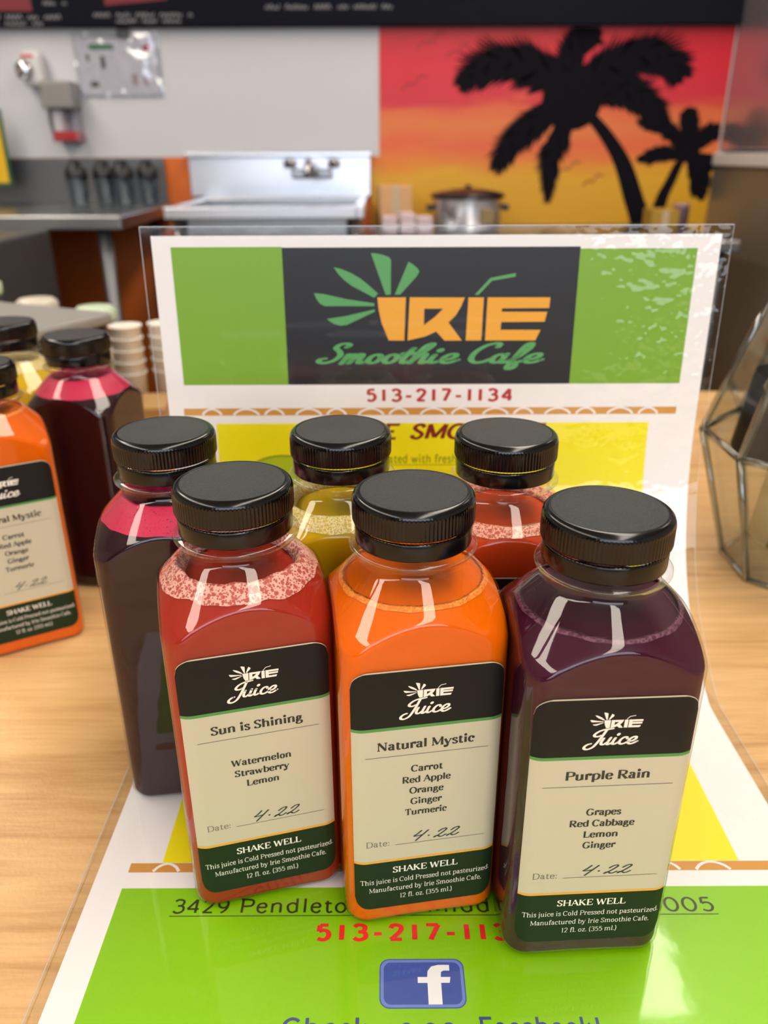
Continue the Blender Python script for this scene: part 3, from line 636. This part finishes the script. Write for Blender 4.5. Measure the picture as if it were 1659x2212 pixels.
# grey-topped box, cups, jars at the far left
m_pos = mat('box_black', '151515', .45); m_postop = mat('box_grey_top', '8a8886', .5)
t = thing('counter_box', 'black box with a flat grey lid behind the left bottles', 'box', (-.415, .787, 0), radians(-25.3))
b = MB(); b.box(-.145, .145, -.048, .048, 0, .118, m_pos, .004); b.build('body', t)
b = MB(); b.box(-.15, .15, -.0525, .0525, .1185, .130, m_postop, .004); b.build('lid', t, 'flat grey lid')
m_cup = mat('cup_white', 'e6e0d6', .45)
for i, (x, y, n) in enumerate(((-.264, .822, 5), (-.228, .836, 5))):
    t = thing('cup_stack', ('stack of white paper cups beside the black box' if i == 0 else 'stack of white paper cups at the menu edge'), 'cups', (x, y, 0), 0, 'stacks of white cups')
    for k in range(n):
        b = MB(); z = .045+.012*k
        b.lathe([(.012, z-.045), (.0155, z+.012), (.0168, z+.013), (.0168, z+.0145), (.0150, z+.0145), (.0118, z-.03)], m_cup, 32, cap0=True); b.build('cup', t)
t = thing('kraft_box', 'small brown cardboard box in front of the cup stacks', 'box', (-.234, .762, 0), radians(8))
b = MB(); b.box(-.02, .02, -.025, .025, 0, .040, mat('kraft', 'a07a48', .8), .001); b.build('carton', t)
b = MB(); b.box(-.021, .021, -.026, .026, .0405, .0455, mat('kraft_lid', 'b08a56', .8), .001); b.build('lid', t)
m_jar = clear_mat('glass_jar', (.93, .95, .93), 1.0, .03, None, .02)
def jar(x, y, r, h, fill, label, lid):
    t = thing('glass_jar', label, 'jar', (x, y, 0), 0, 'glass jars on the left of the counter')
    b = MB(); b.lathe([(r*.9, .001), (r, .006), (r, h*.8), (r*.8, h*.92), (r*.8, h)], m_jar, 40, cap0=True); b.build('glass', t)
    b = MB(); b.lathe([(r*.85, .004), (r*.94, .008), (r*.94, h*.6), (r*.6, h*.68), (.001, h*.7)], mat('fill_'+fill, fill, .8), 32, cap0=True); b.build('contents', t)
    b = MB(); b.lathe([(r*.84, h), (r*.86, h+.002), (r*.86, h+.012), (r*.7, h+.016), (.001, h+.017)], mat('lid_'+lid, lid, .35), 40, cap0=True); b.build('lid', t)
jar(-.452, .905, .034, .125, 'b8a07a', 'glass jar with pale green lid at the left picture edge', 'c4d6b0')
jar(-.385, .905, .026, .105, 'd0b890', 'glass jar of beige contents behind the grey-lidded box', 'c8c0b0')
jar(-.318, .895, .026, .098, 'b8a890', 'glass jar with round mint lid rising behind the black box', 'bcd0b4')

# ------------------------------------------------------------------ back wall: chalk menu board, mural, notices
m_board = mat('chalkboard', '12151f', .8, spec=.1); m_chalk = mat('chalk', '9a9aa0', .9); m_chalkred = mat('chalk_red', '7a3238', .9)
t = thing('menu_board', 'long black chalkboard menu above the back wall', 'menu board', (0, WALLY, 0))
b = MB(); b.box(-2.4, 1.071, -.035, -.001, .612, 1.3, m_board, .003)
wpt = lambda u, v, o: (u, -.0355-o, v)
rnd = random.Random(3)
def scribble(x0, x1, z, h, m):
    st = []; x = x0
    while x < x1-.01:
        wd = rnd.uniform(.03, .07); p = []
        k = 0
        while k*.006 < wd and x+k*.006 < x1:
            p.append((x+k*.006, z+(h if k % 2 else 0)*rnd.uniform(.5, 1))); k += 1
        if len(p) > 2: st.append(ribbon(crom(p, 4), .0012, .0012, False))
        x += wd+.016
    lay_strokes(b, st, m, wpt, .0004)
scribble(-1.30, -.926, .632, .012, m_chalk); scribble(-1.30, -.985, .616, .010, m_chalk); scribble(-.855, -.560, .637, .012, m_chalk); scribble(-.79, -.595, .622, .010, m_chalk)
scribble(-.345, .03, .655, .012, m_chalk); scribble(-1.0, -.93, .668, .012, m_chalk)
lay_poly(b, [[(-1.25, .655), (-1.035, .652), (-1.035, .70), (-1.25, .70)]], m_chalkred, wpt, .0003)
lay_poly(b, [[(-.818, .666), (-.633, .680), (-.633, .72), (-.818, .715)]], m_chalkred, wpt, .0003)
scribble(-.80, -.65, .685, .016, m_chalk)
b.build('board', t)
# sunset mural (a painted rectangle on the wall)
m_mural = mat('mural_paint', 'e08030', .5)
def mural_nodes(m):
    n, l = nt(m); tc = n.new('ShaderNodeTexCoord'); sp = n.new('ShaderNodeSeparateXYZ'); no = n.new('ShaderNodeTexNoise'); mp = n.new('ShaderNodeMapping'); mp.inputs['Scale'].default_value = (1.2, 1, 7)
    no.inputs['Scale'].default_value = 3; no.inputs['Detail'].default_value = 3
    ma = n.new('ShaderNodeMath'); ma.operation = 'MULTIPLY_ADD'; ma.inputs[1].default_value = .12; mr = n.new('ShaderNodeMapRange'); mr.inputs[1].default_value = -.05+.06; mr.inputs[2].default_value = .62+.06
    cr = n.new('ShaderNodeValToRGB'); e = cr.color_ramp.elements
    e[0].position = 0; e[0].color = lin('d49a10'); e[1].position = 1; e[1].color = lin('c8141e')
    for p, c in ((.36, 'dca41a'), (.42, 'e2862c'), (.50, 'e0663a'), (.58, 'e07a3e'), (.66, 'dc6238'), (.70, 'd02a3a'), (.84, 'd61e34')):
        x = e.new(p); x.color = lin(c)
    l.new(tc.outputs['Object'], sp.inputs[0]); l.new(tc.outputs['Object'], mp.inputs[0]); l.new(mp.outputs[0], no.inputs[0])
    l.new(no.outputs[0], ma.inputs[0]); l.new(sp.outputs['Z'], ma.inputs[2]); l.new(ma.outputs[0], mr.inputs[0]); l.new(mr.outputs[0], cr.inputs[0]); l.new(cr.outputs[0], bsdf(m).inputs['Base Color'])
mural_nodes(m_mural); m_palm = mat('mural_palm', '0c0a12', .7, spec=.1); m_bird = mat('mural_bird', 'a42034', .6)
t = thing('sunset_mural', 'painted red to yellow sunset mural with two black palm trees', 'mural', (0, WALLY, 0))
b = MB(); b.box(-.009, 1.071, -.004, -.0005, -.6, .611, m_mural); b.box(-.036, -.009, -.004, -.0005, -.6, .256, m_mural)
mpt = lambda u, v, o: (min(u, 1.070), -.0042-o, min(v, .6105))
def frond(P, wd, k):
    c = crom(P, 10); n = len(c); st = [ribbon(c, .006, .006, True)]; hw = [wd*.42*(sin(pi*min(.12+.86*i/(n-1), 1))**.8) for i in range(n)]
    nn = [(-(c[min(i+1, n-1)][1]-c[max(i-1, 0)][1]), c[min(i+1, n-1)][0]-c[max(i-1, 0)][0]) for i in range(n)]; nn = [(a/(hypot(a, d) or 1), d/(hypot(a, d) or 1)) for a, d in nn]
    st.append([[(c[i][0]-nn[i][0]*hw[i], c[i][1]-nn[i][1]*hw[i]-.15*hw[i]), (c[i+1][0]-nn[i+1][0]*hw[i+1], c[i+1][1]-nn[i+1][1]*hw[i+1]-.15*hw[i+1]), (c[i+1][0]+nn[i+1][0]*hw[i+1], c[i+1][1]+nn[i+1][1]*hw[i+1]-.15*hw[i+1]), (c[i][0]+nn[i][0]*hw[i], c[i][1]+nn[i][1]*hw[i]-.15*hw[i])] for i in range(n-1)])
    for i in range(1, n):
        t_ = i/(n-1); ln = wd*(sin(pi*min(t_*.85+.12, 1))**.7)
        dx, dz = c[i][0]-c[i-1][0], c[i][1]-c[i-1][1]; h = hypot(dx, dz) or 1; dx /= h; dz /= h
        for sgn in (-1, 1):
            nx, nz = -dz*sgn, dx*sgn; fx, fz = nx*.75+dx*.75, nz*.75+dz*.75-.25; q = hypot(fx, fz); fx /= q; fz /= q
            L_ = ln*rnd.uniform(.8, 1.15); p = c[i]
            st.append([[(p[0]-dx*.012, p[1]-dz*.012), (p[0]+fx*L_*.6+dx*.006, p[1]+fz*L_*.6+dz*.006), (p[0]+fx*L_, p[1]+fz*L_), (p[0]+fx*L_*.5-dx*.014, p[1]+fz*L_*.5-dz*.014)]])
    lay_strokes(b, st, m_palm, mpt, .0003+k*.00003)
FR = [[(.594,.447),(.519,.485),(.403,.523),(.304,.511),(.239,.457)],[(.594,.447),(.58,.522),(.609,.583),(.655,.604)],[(.601,.447),(.687,.509),(.81,.546),(.884,.521),(.93,.477)],
 [(.61,.421),(.695,.44),(.782,.433),(.844,.395),(.882,.349)],[(.582,.421),(.499,.37),(.416,.305),(.359,.217)],[(.597,.415),(.568,.331),(.538,.251),(.538,.12)]]
WD = [.105, .075, .105, .085, .095, .075]
for k, (P, wd) in enumerate(zip(FR, WD)): frond(P, wd, k)
lay_poly(b, [[(.592+.095*cos(2*pi*i/20), .412+.085*sin(2*pi*i/20)) for i in range(20)]], m_palm, mpt, .0006)
FS = [[(.972,.269),(.896,.336),(.806,.353)],[(.978,.276),(.971,.342),(.958,.387)],[(.993,.276),(1.031,.316),(1.062,.325)],[(.966,.256),(.891,.263),(.82,.243)],[(.997,.249),(1.035,.194),(1.039,.125)],[(1.003,.256),(1.043,.242),(1.063,.225)],[(.983,.242),(1.015,.18),(1.026,.139)]]
for k, P in enumerate(FS): frond(P, .042, k+8)
def trunk(P, w0, w1, o):
    c = crom(P, 8); n = len(c); q = []
    for i in range(n-1):
        ws = [w0+(w1-w0)*j/(n-1) for j in (i, i+1)]
        q.append([(c[i][0]-ws[0], c[i][1]), (c[i+1][0]-ws[1], c[i+1][1]), (c[i+1][0]+ws[1], c[i+1][1]), (c[i][0]+ws[0], c[i][1])])
    lay_strokes(b, [q], m_palm, mpt, o)
trunk([(.62,.40),(.70,.325),(.769,.236),(.82,.125),(.859,.033),(.875,-.1)], .022, .042, .0007)
trunk([(.985,.26),(.955,.236),(.933,.181),(.911,.125),(.896,.032),(.885,-.1)], .012, .026, .0008)
lay_poly(b, [[(.98+.035*cos(2*pi*i/16), .262+.03*sin(2*pi*i/16)) for i in range(16)]], m_palm, mpt, .0009)
for x, z, s_ in ((.150,.570,.045), (.100,.458,.038), (.232,.545,.035), (.60,.215,.035), (.68,.178,.032)):
    lay_strokes(b, [ribbon(crom([(x-s_, z-s_*.35), (x-s_*.4, z+s_*.1), (x, z), (x+s_*.4, z+s_*.55), (x+s_, z+s_*.6)], 5), .003, .0035, False)], m_bird if z > .3 else mat('mural_bird_dark', 'a0661a', .6), mpt, .0003)
b.build('painted_panel', t)
# laminated notice
m_not = mat('notice_paper', 'eae6f0', .35); m_film = clear_mat('notice_film', (.95, .96, .98), 1.0, .10, (14, .5, .02), .05)
t = thing('wall_notice', 'laminated white notice with green heading clipped to the grey wall', 'notice', (0, WALLY, 0))
b = MB(); npt = lambda u, v, o: (u, -.0042-o, v)
b.box(-.930, -.690, -.004, -.001, .432, .596, m_not)
for r_, m_ in (((-.895,-.818,.556,.570), mat('notice_green', '2f8a5c', .4)), ((-.728,-.700,.552,.570), mat('notice_red', 'c83a48', .4)), ((-.912,-.80,.588,.591), m_lgrey), ((-.862,-.848,.505,.540), m_lgrey), ((-.905,-.895,.525,.545), m_lgrey), ((-.900,-.875,.455,.47), m_lgrey), ((-.77,-.755,.46,.49), mat('notice_pink', 'b89aa0', .5)), ((-.735,-.722,.46,.49), mat('notice_pink', 'b89aa0', .5))):
    lay_poly(b, [[(r_[0], r_[2]), (r_[1], r_[2]), (r_[1], r_[3]), (r_[0], r_[3])]], m_, npt, .0003)
b.build('sheet', t)
b = MB(); b.box(-.940, -.676, -.0062, -.0056, .424, .602, m_film); b.build('film', t)
b = MB(); b.box(-.800, -.762, -.014, -.0066, .586, .6115, mat('clip_dark', '4a4a4c', .4), .002); b.build('clip', t)
# soap dispenser, round-dial dispenser, yellow sign
m_wht = mat('dispenser_white', 'd6d6d8', .35); m_gry = mat('dispenser_grey', '8c8a88', .4); m_red = mat('soap_red', 'd03a3c', .3)
t = thing('soap_dispenser', 'grey wall soap dispenser with red soap in its clear tank', 'dispenser', (-.985, WALLY, 0))
b = MB(); b.box(-.048, .048, -.085, -.001, .392, .468, m_gry, .008); b.build('cover', t)
b = MB(); b.box(-.038, .045, -.07, -.002, .30, .3915, clear_mat('soap_tank_clear', (.88, .88, .9), 1, .05, None, .03), .004); b.build('tank', t)
b = MB(); b.box(-.034, .041, -.066, -.006, .304, .330, m_red, .003); b.build('red_soap', t)
b = MB(); b.box(-.030, -.002, -.060, -.010, .3305, .3905, mat('pump_white', 'e8e8ee', .4), .003); b.build('pump', t)
t = thing('wall_dial_unit', 'white wall unit with a round chrome dial left of the soap dispenser', 'dispenser', (-1.055, WALLY, 0), 0)
b = MB(); b.box(-.040, .028, -.05, -.001, .452, .552, m_wht, .02); b.build('housing', t)
b = MB(); b.lathe([(.026, 0), (.027, .006), (.022, .016), (.012, .019), (.001, .020)], mat('chrome', 'c8c8cc', .12, 1.0), 32, cap0=True)
o = b.build('dial', t); o.location = (-.026, -.0505, .498); o.rotation_euler = (radians(90), 0, 0)
b = MB(); b.box(-.030, .006, -.0512, -.0505, .532, .540, m_red); b.build('red_mark', t)
b = MB(); b.tube([(.012, -.02, .452), (.018, -.02, .40), (.016, -.018, .36), (.024, -.018, .325)], .006, m_gry, 8); b.build('hose', t)
t = thing('yellow_sign', 'yellow sign with a green border cut off at the left edge', 'sign', (-1.168, 2.70, 0))
b = MB(); b.box(-.30, .012, 0, .006, .175, .392, mat('sign_green', '1f5a38', .5)); b.box(-.292, .002, -.0012, -.0004, .185, .384, mat('sign_yellow', 'e8b81c', .5)); b.build('panel', t)
b = MB(); b.box(-.06, -.04, .0065, .098, .28, .32, m_gry); b.build('bracket', t)

# ------------------------------------------------------------------ back kitchen: steel counters, sink, pots
m_steel = mat('brushed_steel', 'a9aaac', .30, 1.0); add_bump(m_steel, 30, .10, .002, (1, 1, 14))
m_steel2 = mat('bright_steel', 'e4e6ee', .26, .85); m_chrome = MATS['chrome']; m_dsteel = mat('dark_steel', '74767a', .38, .8)
t = thing('steel_worktable', 'stainless worktable with backsplash left of the sink', 'table', (-1.3, 2.5, FLOOR)); H0 = .12-FLOOR
b = MB(); b.box(-.9, .62, -.30, .298, H0-.035, H0, m_steel, .004); b.build('tabletop', t)
b = MB(); b.box(-.9, .60, .288, .298, H0+.0005, H0+.135, m_dsteel, .002); b.build('backsplash', t)
for x in (-.85, .56):
    for y in (-.26, .25):
        b = MB(); b.tube([(x, y, 0), (x, y, H0-.036)], .018, m_dsteel, 12); b.build('leg', t)
b = MB(); b.box(-.84, .54, -.25, .24, .20, .22, m_dsteel); b.build('shelf', t)
t = thing('undercounter_cooler', 'dark grey cooler with a black name plate under the steel table', 'cooler', (-1.25, 2.0, FLOOR))
m_cool = mat('cooler_grey', '4b4b4b', .45)
b = MB(); b.box(-.55, .385, -.30, .19, .32, .98, m_cool, .006); b.build('cabinet', t)
b = MB(); b.box(-.5, .38, -.32, -.3005, .83, .965, m_cool, .004); b.build('drawer_front', t)
b = MB(); b.box(.10, .34, -.326, -.3205, .885, .945, mat('name_plate', '161616', .4)); 
lay_strokes(b, [ribbon(crom([(.13+.006*k, .913+(.006 if k % 2 else -.003)) for k in range(30)], 3), .0012, .0012, False)], m_chalk, lambda u, v, o: (u, -.3262-o, v), .0004)
b.build('name_plate', t)
for x in (-.5, .34):
    b = MB(); b.box(x-.02, x+.02, -.25, -.21, 0, .3195, m_dsteel); b.build('leg', t); b = MB(); b.box(x-.02, x+.02, .1, .14, 0, .3195, m_dsteel); b.build('leg', t)
# blender jars
m_bjar = clear_mat('blender_jar_smoke', (.62, .70, .76), 1.0, .08, None, .03); m_blk = mat('black_plastic', '17171c', .4)
for i, (x, y) in enumerate(((-.912, 2.58), (-.843, 2.62), (-.774, 2.58), (-.716, 2.64))):
    t = thing('blender_jar', ['smoky blender jar with black lid, leftmost of four on the worktable', 'second black-lidded blender jar from the left', 'third black-lidded blender jar from the left', 'blender jar with black lid nearest the orange wall strip'][i], 'blender jar', (x, y, .1205), pi/2-.2+.15*i, 'blender jars on the worktable')
    b = MB(); b.lathe([(.022, .001), (.024, .004), (.032, .078)], m_bjar, 24, cap0=True); b.build('jar', t)
    b = MB(); b.lathe([(.0325, .0785), (.033, .084), (.032, .104), (.022, .112), (.016, .128), (.001, .130)], m_blk, 24, cap0=True); b.build('lid', t)
    b = MB(); b.tube([(.0345, 0, .075), (.05, 0, .07), (.052, 0, .04), (.030, 0, .020)], .005, m_blk, 8); b.build('handle', t)
# sink
t = thing('steel_sink', 'wide stainless sink with tall backsplash and wall faucet', 'sink', (-.31, 2.55, FLOOR)); H1 = .137-FLOOR
b = MB()
b.box(-.27, -.25, -.3, .248, H1-.03, H1, m_steel2, .003); b.box(.24, .26, -.3, .248, H1-.03, H1, m_steel2, .003); b.box(-.25, .24, -.3, -.24, H1-.03, H1, m_steel2, .003); b.box(-.25, .24, .18, .248, H1-.03, H1, m_steel2, .003)
b.build('rim', t)
b = MB()
b.box(-.2495, -.24, -.239, .179, H1-.28, H1-.005, m_steel); b.box(.23, .2395, -.239, .179, H1-.28, H1-.005, m_steel); b.box(-.2395, .2295, -.2395, -.23, H1-.28, H1-.005, m_steel); b.box(-.2395, .2295, .17, .1795, H1-.28, H1-.005, m_steel); b.box(-.24, .23, -.23, .17, H1-.29, H1-.28, m_steel)
b.build('basin', t)
b = MB(); b.box(-.31, .272, .2305, .2480, H1+.0005, H1+.132, m_steel2, .003); b.build('backsplash', t)
b = MB(); b.box(-.315, .277, .2000, .2300, H1+.118, H1+.134, m_steel2, .004); b.build('backsplash_lip', t)
for x in (-.24, .23):
    for y in (-.26, .21):
        b = MB(); b.tube([(x, y, 0), (x, y, H1-.0305)], .018, m_steel, 12); b.build('leg', t)
fa = MB(); fa.box(.02, .15, .195, .2300, H1+.055, H1+.085, m_chrome, .006); fa.tube([(.085, .20, H1+.07), (.085, .17, H1+.10), (.085, .10, H1+.105), (.085, .05, H1+.09), (.085, .045, H1+.06)], .012, m_chrome, 12)
f_ = fa.build('faucet', t)
for x in (.015, .155):
    b = MB(); b.lathe([(.018, 0), (.021, .014), (.016, .026), (.001, .029)], m_chrome, 20, c=(x, .21, H1+.086), cap0=True); b.tube([(x, .21, H1+.10), (x, .165, H1+.098)], .009, m_blk, 8); b.build('faucet_handle', f_)
# prep table at right with slow cooker and boxes
t = thing('prep_table', 'steel prep table in front of the mural', 'table', (.51, 2.5, FLOOR)); H2 = .050-FLOOR
b = MB(); b.box(-.53, .44, -.28, .29, H2-.03, H2, m_steel, .004); b.build('tabletop', t)
for x in (-.49, .40):
    for y in (-.24, .25):
        b = MB(); b.tube([(x, y, 0), (x, y, H2-.031)], .018, m_dsteel, 12); b.build('leg', t)
t = thing('slow_cooker', 'round stainless slow cooker with black rim in front of the mural', 'cooker', (.258, 2.60, .0505))
b = MB(); b.lathe([(.095, .0), (.102, .006), (.104, .088)], m_steel2, 48, cap0=True); b.build('pot', t)
b = MB(); b.lathe([(.104, .0885), (.112, .092), (.112, .100), (.10, .106), (.04, .116), (.001, .118)], mat('cooker_lid', '1c1416', .3), 48, cap0=True); b.build('lid', t)
b = MB(); b.lathe([(.010, .1185), (.014, .122), (.001, .128)], m_blk, 16, cap0=True); b.build('lid_knob', t)
for s_ in (-1, 1):
    b = MB(); b.box(min(s_*.1045, s_*.125), max(s_*.1045, s_*.125), -.025, .025, .055, .072, m_blk, .004); b.build('handle', t)
b = MB(); b.box(.030, .070, -.106, -.092, .02, .065, mat('cooker_panel', '8c7448', .4), .003); b.build('control_panel', t)
def carton(x, y, z, sx, sy, h, col, label, rz=0, cat='box', nm='cardboard_box'):
    t = thing(nm, label, cat, (x, y, z), rz); b = MB(); b.box(-sx/2, sx/2, -sy/2, sy/2, 0, h, mat('box_'+col, col, .7), .003); b.build('carton', t)
    b = MB(); b.box(-sx*.12, sx*.12, -sy/2-.001, -sy/2-.0003, 0.002, h-.002, mat('tape_'+col, 'c8b090', .4)); b.build('tape', t)
carton(.036, 2.66, .0505, .10, .10, .125, 'd8a878', 'tan cardboard box left of the slow cooker', .1)
carton(.862, 2.63, .0505, .085, .09, .055, 'b08a30', 'small tan box under the little painted palm')
for i, (x, y) in enumerate(((.02, 2.45), (.068, 2.47), (.115, 2.44))):
    t = thing('napkin_pack', ['pinkish white napkin pack, leftmost of three', 'middle one of three pinkish white napkin packs', 'pinkish white napkin pack nearest the slow cooker'][i], 'napkins', (x, y, .0505), .15*i, 'napkin packs on the prep table')
    b = MB(); b.box(-.022, .022, -.03, .03, 0, .050+.008*(i % 2), mat('napkin_pink', 'd2bcc0', .8), .006); b.build('pack', t)
    b = MB(); b.box(-.0235, .0235, -.0315, .0315, .018, .026, mat('napkin_band', 'e6e0e6', .6), .002); b.build('band', t)
t = thing('purple_canister', 'small brown-purple canister beside the small tan box', 'canister', (.922, 2.63, .0505))
b = MB(); b.lathe([(.022, 0), (.024, .004), (.024, .058)], mat('canister', '6a5058', .4), 24, cap0=True); b.build('can', t)
b = MB(); b.lathe([(.025, .0585), (.025, .068), (.001, .070)], mat('canister_lid', '9a8088', .4), 24, cap0=True); b.build('lid', t)
# steel cooler wall at right: tall reflective side above, counter with bright trim below
m_fridge = mat('fridge_steel', 'c8bec4', .24, .8); add_bump(m_fridge, 6, .15, .01, (1, 1, .3))
t = thing('steel_refrigerator', 'tall stainless refrigerator side reflecting the mural at the right', 'refrigerator', (1.075, 0, FLOOR))
b = MB(); b.box(0, .75, 1.25, 2.795, 1.16, 2.2, m_fridge, .004); b.build('upper_body', t)
b = MB(); b.box(-.018, .75, 1.2, 2.795, 1.115, 1.152, mat('rail_steel', 'e6e2e0', .4, .1), .004); b.build('trim_rail', t, 'bright horizontal steel rail')
b = MB(); b.box(-.012, .75, 1.25, 2.795, .12, 1.114, mat('fridge_dark_steel', '8a8278', .36, .5), .004); b.build('lower_body', t)
for x in (.05, .7):
    for y in (1.32, 2.72):
        b = MB(); b.tube([(x, y, 0), (x, y, .119)], .02, m_dsteel, 12); b.build('foot', t)
